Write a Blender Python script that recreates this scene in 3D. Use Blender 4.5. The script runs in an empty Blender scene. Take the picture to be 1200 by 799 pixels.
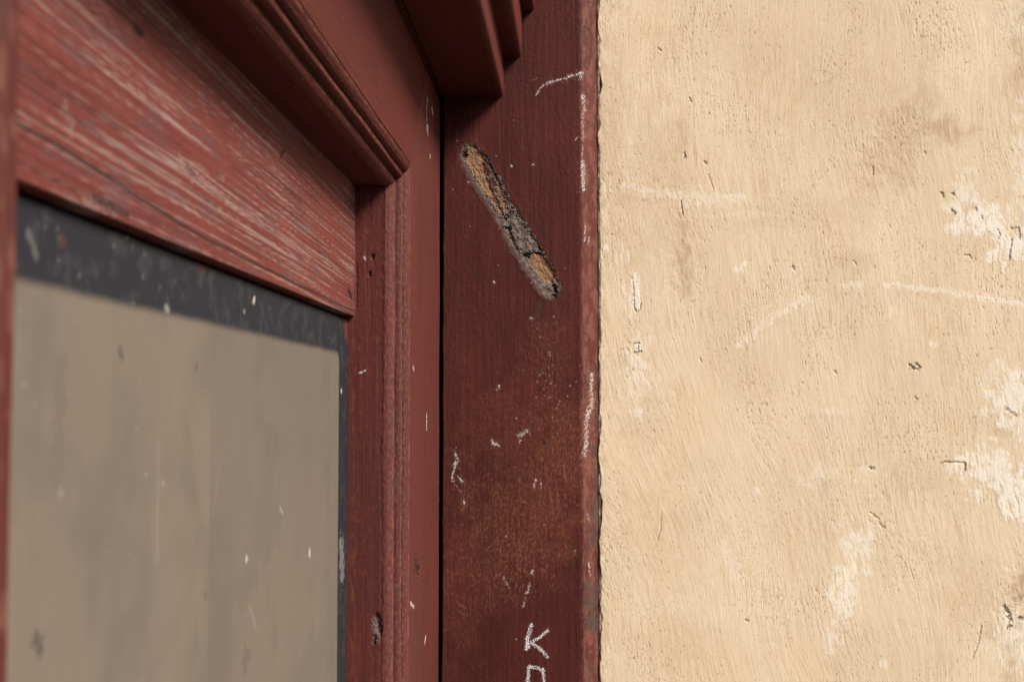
import bpy, math, random
import numpy as np

# ---------------------------------------------------------------- basics
sc = bpy.context.scene
COL = sc.collection
EYE = 1.6                      # height of the camera above the paving
FPX = 1500.0                   # focal length in photo pixels (photo is 1200 x 799)
YAW = math.atan(76 / FPX)
PITCH = math.atan(77.5 / math.hypot(FPX, 76))

def smooth(a, b, x):
    t = np.clip((x - a) / (b - a), 0, 1)
    return t * t * (3 - 2 * t)

_T = {}
def pn(x, y, seed=0):
    """gradient noise, about -1..1"""
    if seed not in _T:
        a = np.random.default_rng(seed + 11).random((256, 256)).astype(np.float32) * 2 * np.pi
        _T[seed] = (np.cos(a), np.sin(a))
    gx, gy = _T[seed]
    xi = np.floor(x).astype(np.int32); yi = np.floor(y).astype(np.int32)
    xf = (x - xi).astype(np.float32); yf = (y - yi).astype(np.float32)
    u = xf * xf * xf * (xf * (xf * 6 - 15) + 10); v = yf * yf * yf * (yf * (yf * 6 - 15) + 10)
    x0 = xi & 255; x1 = (xi + 1) & 255; y0 = yi & 255; y1 = (yi + 1) & 255
    a = gx[x0, y0] * xf + gy[x0, y0] * yf
    b = gx[x1, y0] * (xf - 1) + gy[x1, y0] * yf
    c = gx[x0, y1] * xf + gy[x0, y1] * (yf - 1)
    d = gx[x1, y1] * (xf - 1) + gy[x1, y1] * (yf - 1)
    return ((a + (b - a) * u) * (1 - v) + (c + (d - c) * u) * v) * 1.5

def fbm(x, y, octs=3, seed=0, gain=0.5):
    r = 0; a = 1.0; f = 1.0
    for i in range(octs):
        r = r + a * pn(x * f, y * f, seed + i); a *= gain; f *= 2.03
    return r

# -------------------------------------------------- from a photo point to a point on a real plane
ca, sa, cb, sb = math.cos(YAW), math.sin(YAW), math.cos(PITCH), math.sin(PITCH)
def ray(u, v):
    x = (u - 600) / FPX; y = (399.5 - v) / FPX; z = -1.0
    # euler (90deg + PITCH, 0, YAW)
    cp, sp = math.cos(math.pi / 2 + PITCH), math.sin(math.pi / 2 + PITCH)
    X, Y, Z = x, y * cp - z * sp, y * sp + z * cp
    return X * ca - Y * sa, X * sa + Y * ca, Z
def on_y(u, v, y):             # plane facing the camera -> (x, z)
    r = ray(u, v); k = y / r[1]
    return r[0] * k, r[2] * k
def on_x(u, v, x):             # door planes -> (y, z)
    r = ray(u, v); k = x / r[0]
    return r[1] * k, r[2] * k
PX = 0.0006                    # one photo pixel at the jamb, in metres

# ---------------------------------------------------------------- mesh helpers
def link(o, parent=None):
    COL.objects.link(o)
    if parent is not None:
        o.parent = parent
    return o

def tag(o, label=None, cat=None, group=None, kind=None):
    if label: o['label'] = label
    if cat: o['category'] = cat
    if group: o['group'] = group
    if kind: o['kind'] = kind
    return o

def empty(name, loc):
    o = bpy.data.objects.new(name, None); o.empty_display_size = 0.1
    o.location = loc
    return link(o)

def build(name, V, faces_quads, mat, parent=None, attrs=None, ngons=(), smoothf=True):
    V = np.asarray(V, np.float32)
    me = bpy.data.meshes.new(name)
    nq = len(faces_quads)
    ng = sum(len(g) for g in ngons)
    me.vertices.add(len(V)); me.vertices.foreach_set('co', V.ravel())
    me.loops.add(nq * 4 + ng); me.polygons.add(nq + len(ngons))
    idx = np.concatenate([np.asarray(faces_quads, np.int32).ravel()] + [np.asarray(g, np.int32) for g in ngons])
    me.loops.foreach_set('vertex_index', idx)
    st = list(range(0, nq * 4, 4)); p = nq * 4
    for g in ngons:
        st.append(p); p += len(g)
    me.polygons.foreach_set('loop_start', np.array(st, np.int32))
    me.update(calc_edges=True)
    sm = np.ones(nq + len(ngons), bool) if smoothf else np.zeros(nq + len(ngons), bool)
    if len(ngons): sm[nq:] = False
    me.polygons.foreach_set('use_smooth', sm)
    if attrs:
        for k, a in attrs.items():
            at = me.attributes.new(k, 'FLOAT_COLOR', 'POINT')
            c = np.ones((len(V), 4), np.float32); c[:, :3] = a
            at.data.foreach_set('color', c.ravel())
    me.validate()
    me.materials.append(mat)
    o = bpy.data.objects.new(name, me)
    return link(o, parent)

def fillet(pts, rad, closed=True):
    """rounds corners; returns list of (point, tag) with arcs marked so they are not resampled"""
    out = []; n = len(pts)
    for i in range(n):
        p = np.array(pts[i], float); r = rad.get(i, 0)
        if r <= 0:
            out.append(p); continue
        a = np.array(pts[(i - 1) % n], float); b = np.array(pts[(i + 1) % n], float)
        da = (a - p) / np.linalg.norm(a - p); db = (b - p) / np.linalg.norm(b - p)
        for t in np.linspace(0, 1, 7):       # quadratic corner
            q = (1 - t) ** 2 * (p + da * r) + 2 * t * (1 - t) * p + t * t * (p + db * r)
            out.append(q)
    return out

def resample(pts, stepf, closed=True):
    out = []; n = len(pts)
    for i in range(n if closed else n - 1):
        a = pts[i]; b = pts[(i + 1) % n]
        d = np.linalg.norm(b - a)
        k = 0.0
        out.append(a)
        pos = 0.0
        while True:
            q = a + (b - a) * (pos / d) if d > 0 else a
            s = stepf(q)
            pos += s
            if pos > d - s * 0.5: break
            out.append(a + (b - a) * pos / d)
    if not closed: out.append(pts[-1])
    return np.array(out)

def tvals(lo, hi, d0, d1, fine, coarse=0.04):
    """rows along the extrusion: fine between d0 and d1, coarse elsewhere"""
    r = []
    if lo < d0:
        r.append(np.linspace(lo, d0, max(2, int((d0 - lo) / coarse) + 1))[:-1])
    a = max(lo, d0); b = min(hi, d1)
    r.append(np.linspace(a, b, max(2, int((b - a) / fine) + 1)))
    if hi > d1:
        r.append(np.linspace(d1, hi, max(2, int((hi - d1) / coarse) + 1))[1:])
    return np.concatenate(r)

def extrude(name, prof, T, to_world, mat, parent=None, disp=None, masks=None, warp=None, flip=False, caps=True):
    """closed profile (n,2) swept along T; disp(p0,p1,t) moves the skin along its normal"""
    n = len(prof); m = len(T)
    tg = np.roll(prof, -1, 0) - np.roll(prof, 1, 0)
    tg /= np.maximum(np.linalg.norm(tg, axis=1, keepdims=True), 1e-9)
    nr = np.stack([tg[:, 1], -tg[:, 0]], 1)
    if flip: nr = -nr
    P0 = np.repeat(prof[None, :, 0], m, 0); P1 = np.repeat(prof[None, :, 1], m, 0)
    TT = np.repeat(T[:, None], n, 1)
    if warp is not None: TT = warp(P0, P1, TT)
    N0 = np.repeat(nr[None, :, 0], m, 0); N1 = np.repeat(nr[None, :, 1], m, 0)
    attrs = None
    if masks is not None:
        attrs = {k: a.reshape(-1, 3) for k, a in masks(P0, P1, TT, N0, N1).items()}
    if disp is not None:
        h = disp(P0, P1, TT, N0, N1)
        P0 = P0 + N0 * h; P1 = P1 + N1 * h
    V = to_world(P0, P1, TT)
    V = np.stack(V, -1).reshape(-1, 3)
    V[:, 2] += EYE
    i = np.arange(m - 1)[:, None] * n; j = np.arange(n)[None, :]; j2 = (j + 1) % n
    q = np.stack([i + j, i + j2, i + n + j2, i + n + j], -1).reshape(-1, 4)
    ng = [list(range(n))[::-1], list(range((m - 1) * n, m * n))] if caps else []
    return build(name, V, q, mat, parent, attrs, ng)

def box(name, lo, hi, mat, parent=None, bev=0.002):
    x0, y0, z0 = lo; x1, y1, z1 = hi; b = bev
    pr = fillet([(x0, y0), (x1, y0), (x1, y1), (x0, y1)], {0: b, 1: b, 2: b, 3: b})
    pr = np.array(pr)
    zs = np.array([z0, z1])
    n = len(pr)
    V = [(p[0], p[1], z) for z in zs for p in pr]
    V = np.array(V); V[:, 2] += EYE
    q = [(k, (k + 1) % n, n + (k + 1) % n, n + k) for k in range(n)]
    return build(name, V, q, mat, parent, None, [list(range(n))[::-1], list(range(n, 2 * n))], False)

# marks -----------------------------------------------------------------
def seg_dist(A, B, p, q):
    dx, dy = q[0] - p[0], q[1] - p[1]
    L = dx * dx + dy * dy + 1e-12
    t = np.clip(((A - p[0]) * dx + (B - p[1]) * dy) / L, 0, 1)
    return np.hypot(A - p[0] - t * dx, B - p[1] - t * dy)

def strokes(A, B, plane, lst, seed=5, ragged=0.6, scale=0.0014):
    """broken, ragged strokes; lst of (polyline in photo points, width in metres, strength)"""
    out = np.zeros(A.shape, np.float32)
    for pl, w, s in lst:
        P = [plane(*p) for p in pl]
        w = w * (.8 if seed == 21 else 1.0)
        if len(P) == 1: P = P * 2
        xs = [p[0] for p in P]; ys = [p[1] for p in P]; m = w * 3
        sel = (A > min(xs) - m) & (A < max(xs) + m) & (B > min(ys) - m) & (B < max(ys) + m)
        if not sel.any(): continue
        a = A[sel]; b = B[sel]
        d = np.full(a.shape, 9.0)
        for p, q in zip(P[:-1], P[1:]): d = np.minimum(d, seg_dist(a, b, p, q))
        d = d + fbm(a / scale, b / scale, 2, seed) * w * ragged
        out[sel] = np.maximum(out[sel], s * smooth(w * 0.75, w * 0.42, d))
    return out

def blobs(A, B, plane, lst, seed=7, ragged=0.35, scale=0.012):
    """soft stains; lst of (u, v, ru, rv in photo px, strength, lean)"""
    out = np.zeros(A.shape, np.float32)
    nz = fbm(A / scale, B / scale, 4, seed, 0.6)
    for u, v, ru, rv, s, lean in lst:
        cx, cy = plane(u, v)
        k = PX
        dx = (A - cx) - lean * (B - cy); dy = B - cy
        r = np.hypot(dx / (ru * k), dy / (rv * k)) + nz * ragged
        out = np.maximum(out, s * smooth(1.25, 0.35, r))
    return out

# ---------------------------------------------------------------- materials
def new_mat(name):
    m = bpy.data.materials.new(name); m.use_nodes = True
    nt = m.node_tree; nt.nodes.clear()
    out = nt.nodes.new('ShaderNodeOutputMaterial')
    b = nt.nodes.new('ShaderNodeBsdfPrincipled')
    nt.links.new(b.outputs[0], out.inputs[0])
    return m, nt, b

def surf(name, base, alt, layers=(), rough=0.5, spec=0.5, scale=(400, 400, 60), mott=(25, 25, 12), mott_amt=0.6,
         bump=0.15, bump_scale=(900, 900, 200), bump_dist=0.0003, fine_amt=0.35):
    """painted / plastered surface: two tones by noise, then layers of wear taken from the mesh's own masks.
    layers: (attribute, channel, colour, roughness)"""
    m, nt, b = new_mat(name)
    L = nt.links.new
    tc = nt.nodes.new('ShaderNodeTexCoord')
    def noise(sc_, detail=4, rough_=0.6):
        mp = nt.nodes.new('ShaderNodeMapping'); mp.inputs['Scale'].default_value = sc_
        L(tc.outputs['Object'], mp.inputs[0])
        n = nt.nodes.new('ShaderNodeTexNoise'); n.inputs['Scale'].default_value = 1.0
        n.inputs['Detail'].default_value = detail; n.inputs['Roughness'].default_value = rough_
        L(mp.outputs[0], n.inputs['Vector'])
        return n.outputs['Fac']
    def mathn(op, a, bb, clamp=False):
        n = nt.nodes.new('ShaderNodeMath'); n.operation = op; n.use_clamp = clamp
        for i, x in enumerate((a, bb)):
            if isinstance(x, (int, float)): n.inputs[i].default_value = x
            else: L(x, n.inputs[i])
        return n.outputs[0]
    def mix(f, a, bb):
        n = nt.nodes.new('ShaderNodeMix'); n.data_type = 'RGBA'
        L(f, n.inputs[0])
        for i, x in ((6, a), (7, bb)):
            if isinstance(x, tuple): n.inputs[i].default_value = (*x, 1)
            else: L(x, n.inputs[i])
        return n.outputs[2]
    big = noise(mott, 5, 0.65); fine = noise(scale, 3, 0.7)
    def contrast(f, k):
        return mathn('ADD', mathn('MULTIPLY', mathn('SUBTRACT', f, 0.5), k * 3), 0.5, True)
    f = mathn('ADD', mathn('MULTIPLY', contrast(big, 1.0), mott_amt), mathn('MULTIPLY', contrast(fine, 1.0), fine_amt), True)
    c = mix(f, base, alt)
    rg = None
    cache = {}
    for attr, ch, col, rr in layers:
        if attr not in cache:
            a = nt.nodes.new('ShaderNodeAttribute'); a.attribute_name = attr
            s = nt.nodes.new('ShaderNodeSeparateColor'); L(a.outputs['Color'], s.inputs[0])
            cache[attr] = s
        fac = cache[attr].outputs[ch]
        c = mix(fac, c, col)
        r0 = rg if rg is not None else rough
        n = nt.nodes.new('ShaderNodeMix'); n.data_type = 'FLOAT'
        L(fac, n.inputs[0])
        if isinstance(r0, float): n.inputs[2].default_value = r0
        else: L(r0, n.inputs[2])
        n.inputs[3].default_value = rr
        rg = n.outputs[0]
    L(c, b.inputs['Base Color'])
    if rg is None: b.inputs['Roughness'].default_value = rough
    else: L(rg, b.inputs['Roughness'])
    b.inputs['Specular IOR Level'].default_value = spec
    if bump:
        bn = nt.nodes.new('ShaderNodeBump'); bn.inputs['Strength'].default_value = bump
        bn.inputs['Distance'].default_value = bump_dist
        L(noise(bump_scale, 4, 0.65), bn.inputs['Height'])
        L(bn.outputs[0], b.inputs['Normal'])
    return m

WHITE = (0.62, 0.58, 0.53); PALE = (0.30, 0.20, 0.165); DARK = (0.018, 0.012, 0.010)
jamb_lay = [('wear_shade', 1, (0.170, 0.058, 0.030), 0.6), ('wear_shade', 2, (0.030, 0.013, 0.011), 0.7), ('wear_shade', 0, WHITE, 0.9),
            ('grime_light', 0, (0.20, 0.080, 0.058), 0.8), ('grime_light', 1, (0.060, 0.042, 0.034), 0.9)]
def mould_groove_shade(h, P0, T, seed):  # shade painted into the grooves of the moulding
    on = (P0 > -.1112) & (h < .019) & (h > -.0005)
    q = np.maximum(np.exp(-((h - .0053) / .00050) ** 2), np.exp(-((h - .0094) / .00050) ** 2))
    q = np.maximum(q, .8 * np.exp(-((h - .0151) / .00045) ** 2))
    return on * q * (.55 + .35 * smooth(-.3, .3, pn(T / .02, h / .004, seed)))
def mould_arris_glint(h, P0, T, seed):  # highlights painted along the raised edges of the moulding
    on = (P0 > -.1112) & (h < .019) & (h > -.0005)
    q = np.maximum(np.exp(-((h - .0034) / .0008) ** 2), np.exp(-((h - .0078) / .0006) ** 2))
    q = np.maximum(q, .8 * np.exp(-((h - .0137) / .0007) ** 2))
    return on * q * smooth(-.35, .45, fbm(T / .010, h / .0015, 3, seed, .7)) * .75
M_JAMB = surf('oxblood_paint_dark', (0.092, 0.0195, 0.0150), (0.050, 0.0125, 0.0100), jamb_lay, 0.55, 0.15,
              scale=(700, 700, 45), mott=(26, 26, 11), mott_amt=0.8)
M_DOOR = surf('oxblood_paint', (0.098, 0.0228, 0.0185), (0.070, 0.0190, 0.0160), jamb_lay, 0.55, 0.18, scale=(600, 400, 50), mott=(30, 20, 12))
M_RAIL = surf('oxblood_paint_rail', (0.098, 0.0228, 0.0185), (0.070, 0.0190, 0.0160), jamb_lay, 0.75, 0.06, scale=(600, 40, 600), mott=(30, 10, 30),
              bump_scale=(900, 120, 900))
M_SASH = surf('weathered_red_wood', (0.150, 0.036, 0.0275), (0.112, 0.029, 0.0235),
              [('wear_shade', 1, (0.225, 0.135, 0.115), 0.85), ('wear_shade', 0, (0.28, 0.20, 0.18), 0.9), ('wear_shade', 2, (0.022, 0.012, 0.010), 0.9),
               ('grime_light', 0, (0.085, 0.050, 0.055), 0.8)], 0.75, 0.12, scale=(900, 25, 900), mott=(40, 9, 60), bump_scale=(1200, 60, 1500), bump=0.3)
M_PLASTER = surf('ochre_limewash', (0.73, 0.605, 0.435), (0.65, 0.50, 0.330),
                 [('wear_shade', 1, (0.46, 0.315, 0.185), 0.95), ('wear_shade', 0, (0.80, 0.73, 0.63), 0.95), ('wear_shade', 2, (0.20, 0.125, 0.075), 0.95),
                  ('grime_light', 0, (0.33, 0.255, 0.20), 0.95), ('grime_light', 1, (0.060, 0.042, 0.032), 0.95), ('grime_light', 2, (0.80, 0.77, 0.72), 0.95)],
                 0.92, 0.15, scale=(1000, 1000, 190), mott=(22, 22, 9), bump=0.35, bump_scale=(1100, 1100, 500), bump_dist=0.0004)
M_SCAR = surf('bare_wood_and_mortar', (0.150, 0.112, 0.092), (0.092, 0.064, 0.053),
              [('wear_shade', 0, (0.265, 0.140, 0.072), 0.85), ('wear_shade', 1, (0.072, 0.022, 0.016), 0.8), ('wear_shade', 2, (0.016, 0.012, 0.010), 0.9),
               ('grime_light', 0, (0.20, 0.175, 0.155), 0.9), ('grime_light', 1, (0.070, 0.036, 0.029), 0.9)],
              0.9, 0.2, scale=(900, 900, 350), mott=(160, 160, 120), bump=0.15, bump_scale=(1500, 1500, 700), bump_dist=0.0006)
M_PANE = surf('dusty_window_glass', (0.166, 0.132, 0.103), (0.142, 0.115, 0.092),
              [('wear_shade', 1, (0.118, 0.103, 0.084), 0.6), ('wear_shade', 2, (0.118, 0.095, 0.078), 0.6), ('wear_shade', 0, (0.020, 0.0215, 0.0265), 0.6),
               ('grime_light', 0, (0.42, 0.39, 0.36), 0.9), ('grime_light', 1, (0.11, 0.032, 0.025), 0.8), ('grime_light', 2, (0.06, 0.055, 0.05), 0.8)],
              0.42, 0.07, scale=(200, 40, 24), mott=(20, 12, 9), bump=0.0, fine_amt=0.12)
M_CHALK = surf('white_chalk', (0.80, 0.77, 0.79), (0.66, 0.64, 0.66), (), 0.95, 0.1, bump=0.0)
M_PAVE = surf('stone_paving', (0.050, 0.047, 0.043), (0.032, 0.030, 0.028), (), 0.85, 0.3, scale=(30, 30, 30), mott=(2, 2, 2), bump=0.4,
              bump_scale=(40, 40, 40), bump_dist=0.004)

# ================================================================= DIMENSIONS (metres; z relative to the eye)
D = 0.900            # face of the jamb board
JL = -0.0946         # its left edge
JE = 0.0042          # start of its chamfered edge
JR = 0.0162          # end of the chamfer
XF = -0.0966         # outer face of the door leaf
XS = -0.1262         # face of the recessed sash
XP = -0.1298         # face of the pane
D1 = 0.720           # near side of the far stile
D0 = 0.2277          # far side of the near stile
DE = 0.8970          # end of the door leaf at the jamb
ZR = 0.1258          # underside of the door's top rail
ZT = 0.2172          # top of the door leaf
TRN = 0.2200         # underside of the transom
GROUND = -EYE

jam = lambda u, v: on_y(u, v, D)
wal = lambda u, v: on_y(u, v, D + 0.008)

# ================================================================= JAMB BOARD
SC0 = np.array(jam(547, 174)); SC1 = np.array(jam(647, 342))
SL = float(np.linalg.norm(SC1 - SC0)); SD = (SC1 - SC0) / SL; SN = np.array([-SD[1], SD[0]])   # SN: to the right and up
if SN[0] < 0: SN = -SN
def scar_ts(x, z):
    dx = x - SC0[0]; dz = z - SC0[1]
    return dx * SD[0] + dz * SD[1], dx * SN[0] + dz * SN[1]
def scar_d(x, z):
    """signed distance to the ragged outline of the scar (negative inside)"""
    t, s = scar_ts(x, z)
    w = 0.0096 + 0.0006 * np.sin(t * 95) - 0.002 * smooth(0.02, -0.006, t)
    tc = np.clip(t, 0.004, SL - 0.004)
    d = np.hypot(t - tc, s) - w
    return d + 0.0013 * fbm(x / 0.005, z / 0.005, 4, 41, .6)

def jamb_h(x, z):
    h = 0.000055 * pn(x / 0.0011, z / 0.030, 1) + 0.00010 * pn(x / 0.0035, z / 0.070, 2) + 0.00006 * pn(x / 0.003, z / 0.004, 3)
    h = h + 0.00022 * pn(x / 0.03, z / 0.05, 4)
    # crackle under the scar and long ridges lower down
    cx, cz = jam(642, 420)
    reg = np.exp(-((x - cx) / 0.010) ** 2) * smooth(0.045, 0.0, np.abs(z - cz))
    h = h + reg * 0.0003 * np.maximum(0, pn(x / 0.0013, z / 0.006, 6))
    low = smooth(-0.0, -0.05, z)
    h = h + low * 0.00012 * np.maximum(0, pn(x / 0.0025 + 0.4 * pn(x / 0.02, z / 0.03, 8), z / 0.035, 7) - 0.25)
    h = h + 0.00014 * smooth(0.42, 0.75, pn(x / 0.0016, z / 0.0022, 9))       # paint nibs
    d = scar_d(x, z)
    h = h + 0.00014 * np.exp(-((d - 0.0008) / 0.0011) ** 2) * (0.6 + 0.8 * pn(x / 0.003, z / 0.003, 42))
    h = h - 0.0042 * smooth(0.0002, -0.0022, d)
    return h

jamb_chips = [
    ([(682, 85), (665, 91), (661, 93)], 0.0016, 1), ([(682, 86), (680, 92)], 0.002, 1), ([(657, 93), (650, 95)], 0.0012, 1),
    ([(648, 95), (640, 99)], 0.0017, 1), ([(638, 99), (632, 105), (629, 111)], 0.0011, .9),
    ([(683, 112), (684, 122), (685, 129)], 0.0020, 1), ([(683, 130), (683, 165)], 0.0014, .65), ([(683, 190), (683, 221)], 0.0024, .95),
    ([(683, 170), (682, 190)], 0.0009, .5), ([(686, 262), (685, 282)], 0.0010, .7), ([(690, 278), (689, 285)], 0.0010, .7),
    ([(693, 437), (693, 458), (694, 470), (692, 482)], 0.0024, .95), ([(690, 478), (687, 500), (687, 520), (685, 533)], 0.0026, .75),
    ([(694, 440), (693, 475)], 0.0012, .7),
    ([(533, 530), (536, 538)], 0.0012, 1), ([(535, 541), (533, 546)], 0.0021, 1), ([(532, 550), (530, 557), (530, 563)], 0.0011, .9),
    ([(537, 558), (542, 564)], 0.0011, .9), ([(534, 568), (539, 575)], 0.0009, .45), ([(544, 587), (544, 590)], 0.0012, .8),
    ([(577, 516), (577, 520), (584, 521)], 0.0015, .95), ([(617, 505), (611, 509), (609, 510)], 0.0023, .75), ([(610, 516), (609, 518)], 0.0012, .9),
    ([(628, 562), (626, 570)], 0.0014, .95), ([(634, 566), (634, 571)], 0.0008, .6), ([(585, 451), (585, 455)], 0.0012, .8),
    ([(624, 668), (623, 673)], 0.0017, .8), ([(621, 684), (619, 692), (615, 697)], 0.0017, .6), ([(616, 700), (613, 711)], 0.0012, .5),
    ([(590, 676), (596, 688)], 0.0015, .4), ([(599, 194), (600, 195)], 0.0013, .8), ([(624, 193), (625, 193)], 0.0013, .8),
    ([(675, 163), (676, 162)], 0.0013, .9), ([(578, 330), (579, 331)], 0.0012, .8), ([(547, 212), (553, 216)], 0.0008, .6),
    ([(604, 275), (606, 276)], 0.0010, .4), ([(622, 373), (624, 375)], 0.0020, .55), ([(690, 660), (692, 675)], 0.0010, .7),
    ([(630, 92), (624, 94)], 0.0006, .3), ([(687, 600), (690, 610)], 0.0012, .35),
]
def jamb_masks(P0, P1, T, N0, N1):
    x, z = P0, T
    vis = (P1 < D + 0.013)
    ch = strokes(x, z, jam, jamb_chips, 21) * (0.65 + 0.35 * smooth(-0.45, 0.0, pn(x / 0.0009, z / 0.0016, 22)))
    ch = ch * smooth(-.40, .10, fbm(x / .0012, z / .0020, 3, 18, .7)) * .82
    ch = np.maximum(ch, .12 * strokes(x, z, jam, [(a, b * 2.0, c) for a, b, c in jamb_chips[:24]], 17, 1.0) * smooth(0, .4, fbm(x / .0014, z / .003, 3, 16)))
    rng = np.random.default_rng(4)
    dots = [([(rng.uniform(520, 690), rng.uniform(60, 780))], rng.uniform(.0005, .0008), rng.uniform(.15, .55)) for _ in range(34)]
    dots += [([(rng.normal(640, 9), rng.uniform(345, 480))], rng.uniform(.0005, .0009), rng.uniform(.10, .35)) for _ in range(40)]
    ch = np.maximum(ch, strokes(x, z, jam, dots, 23))
    # browned, rubbed paint in the lower half
    br = blobs(x, z, jam, [(660, 520, 45, 70, .75, 0), (610, 610, 75, 70, .65, 0), (560, 660, 50, 60, .45, 0), (600, 500, 80, 60, .35, 0),
                           (540, 720, 30, 60, .35, 0), (640, 420, 40, 50, .3, 0), (560, 380, 40, 60, .15, 0)], 24, .5)
    fl = smooth(0.05, 0.5, fbm(x / 0.0016, z / 0.0028, 3, 25, .7))
    br = br * (0.25 + 0.75 * fl)
    # scratches and pale rubbed flecks
    low = blobs(x, z, jam, [(605, 660, 60, 45, .9, 0), (650, 560, 45, 80, .7, 0), (600, 690, 40, 25, .8, 0), (555, 590, 45, 70, .5, 0), (640, 410, 25, 60, .4, 0)], 27, .5)
    sc_ = low * smooth(0.38, 0.72, fbm(x / 0.0011, z / 0.0035, 3, 26, .7)) * .75
    scr = strokes(x, z, jam, [([(638, 545), (645, 580), (651, 610)], .0007, .5), ([(650, 560), (658, 600), (663, 640)], .0006, .4),
                              ([(626, 590), (631, 630)], .0006, .4), ([(555, 605), (560, 622)], .0009, .35), ([(660, 545), (664, 565)], .0007, .5),
                              ([(536, 705), (546, 712)], .0007, .4), ([(537, 715), (548, 722)], .0007, .4), ([(574, 690), (576, 720)], .0006, .3)], 28, 1.0)
    sc_ = np.maximum(sc_, scr)
    # the arris of the chamfer is rubbed
    ar = np.exp(-((x - JE) / 0.0014) ** 2) * smooth(0.1, .6, pn(x / .002, z / .008, 29) + .2) * .35
    sc_ = np.maximum(sc_, ar * vis)
    sc_ = np.maximum(sc_, (x > JE) * (.12 + .38 * smooth(-.3, .5, fbm(x / .004, z / .012, 4, 15, .65))))  # whole chamfer painted lighter, as if it caught the light
    # dark dents and cracks
    dk = strokes(x, z, jam, [([(636, 515), (638, 520)], .0017, .9), ([(636, 488), (640, 505)], .0006, .4), ([(517, 551), (519, 552)], .0014, .9), ([(689, 33), (691, 38)], .0022, 1),
                             ([(646, 345), (640, 350)], .003, .8), ([(543, 175), (546, 178)], .003, .9),
                             ([(513, 750), (516, 752)], .0013, 1)], 30)
    cr = np.exp(-((x - jam(642, 0)[0]) / 0.009) ** 2) * smooth(jam(0, 480)[1], jam(0, 460)[1], z) * smooth(jam(0, 345)[1], jam(0, 365)[1], z)
    dk = np.maximum(dk, cr * smooth(.35, .6, pn(x / .0013, z / .006, 6)) * .45)
    d = scar_d(x, z)
    dk = np.maximum(dk, .15 * smooth(-0.0003, -0.0012, d))
    # greyed dirt around the scar, and lost paint along the wall edge
    t, s = scar_ts(x, z)
    gr = .10 * np.exp(-np.maximum(d, 0) / 0.0025) * smooth(-.2, .5, fbm(x / .003, z / .004, 3, 31) + .25 * (s < 0))
    gr = np.maximum(gr, strokes(x, z, jam, [([(698, 600), (695, 640)], .004, .7), ([(693, 690), (694, 735)], .006, .8), ([(697, 520), (699, 600)], .003, .6),
                                            ([(691, 785), (692, 790)], .006, .5), ([(628, 375), (632, 360)], .004, .3)], 32, 1.2, .003))
    ed = smooth(JR - .0022, JR - .0004, x) * smooth(-.1, .4, fbm(x / .002, z / .006, 3, 33)) * .85
    gr = np.maximum(gr, ed)
    zero = np.zeros_like(x)
    return {'wear_shade': np.stack([ch * vis, br * vis, dk * vis], -1), 'grime_light': np.stack([sc_ * vis, gr * vis, zero], -1)}

def jamb_disp(P0, P1, T, N0, N1):
    vis = (P1 < D + 0.0135).astype(np.float32)
    h = jamb_h(P0, T)
    h = np.where((N0 < -.5) & (P0 < JL + .002), .0007 * fbm(T / .03, T * 0 + .3, 3, 19), h)
    return h * vis

pts = [(JL, 0.930), (JL, D), (JE, D), (JR, D + 0.0105), (JR, 0.97), (-0.26, 0.97), (-0.26, 0.86), (-0.1515, 0.86), (-0.1515, 0.930)]
pr = fillet(pts, {1: 0.0009, 2: 0.0022})
def jstep(q):
    if q[1] < D + 0.0115 and q[0] > JL - 1e-6: return 0.00036
    return 0.03
pr = resample(pr, jstep)
Z_lo, Z_hi = jam(600, 799)[1] - .012, jam(600, 0)[1] + .012
T = tvals(GROUND, 1.0, Z_lo, Z_hi, 0.00042)
jamb = extrude('door_jamb', pr, T, lambda a, b, t: (a, b, t), M_JAMB, None, jamb_disp, jamb_masks)
tag(jamb, 'dark red painted door post with slanted bare wood scar and chalk letters', 'door post', kind='thing')

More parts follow.
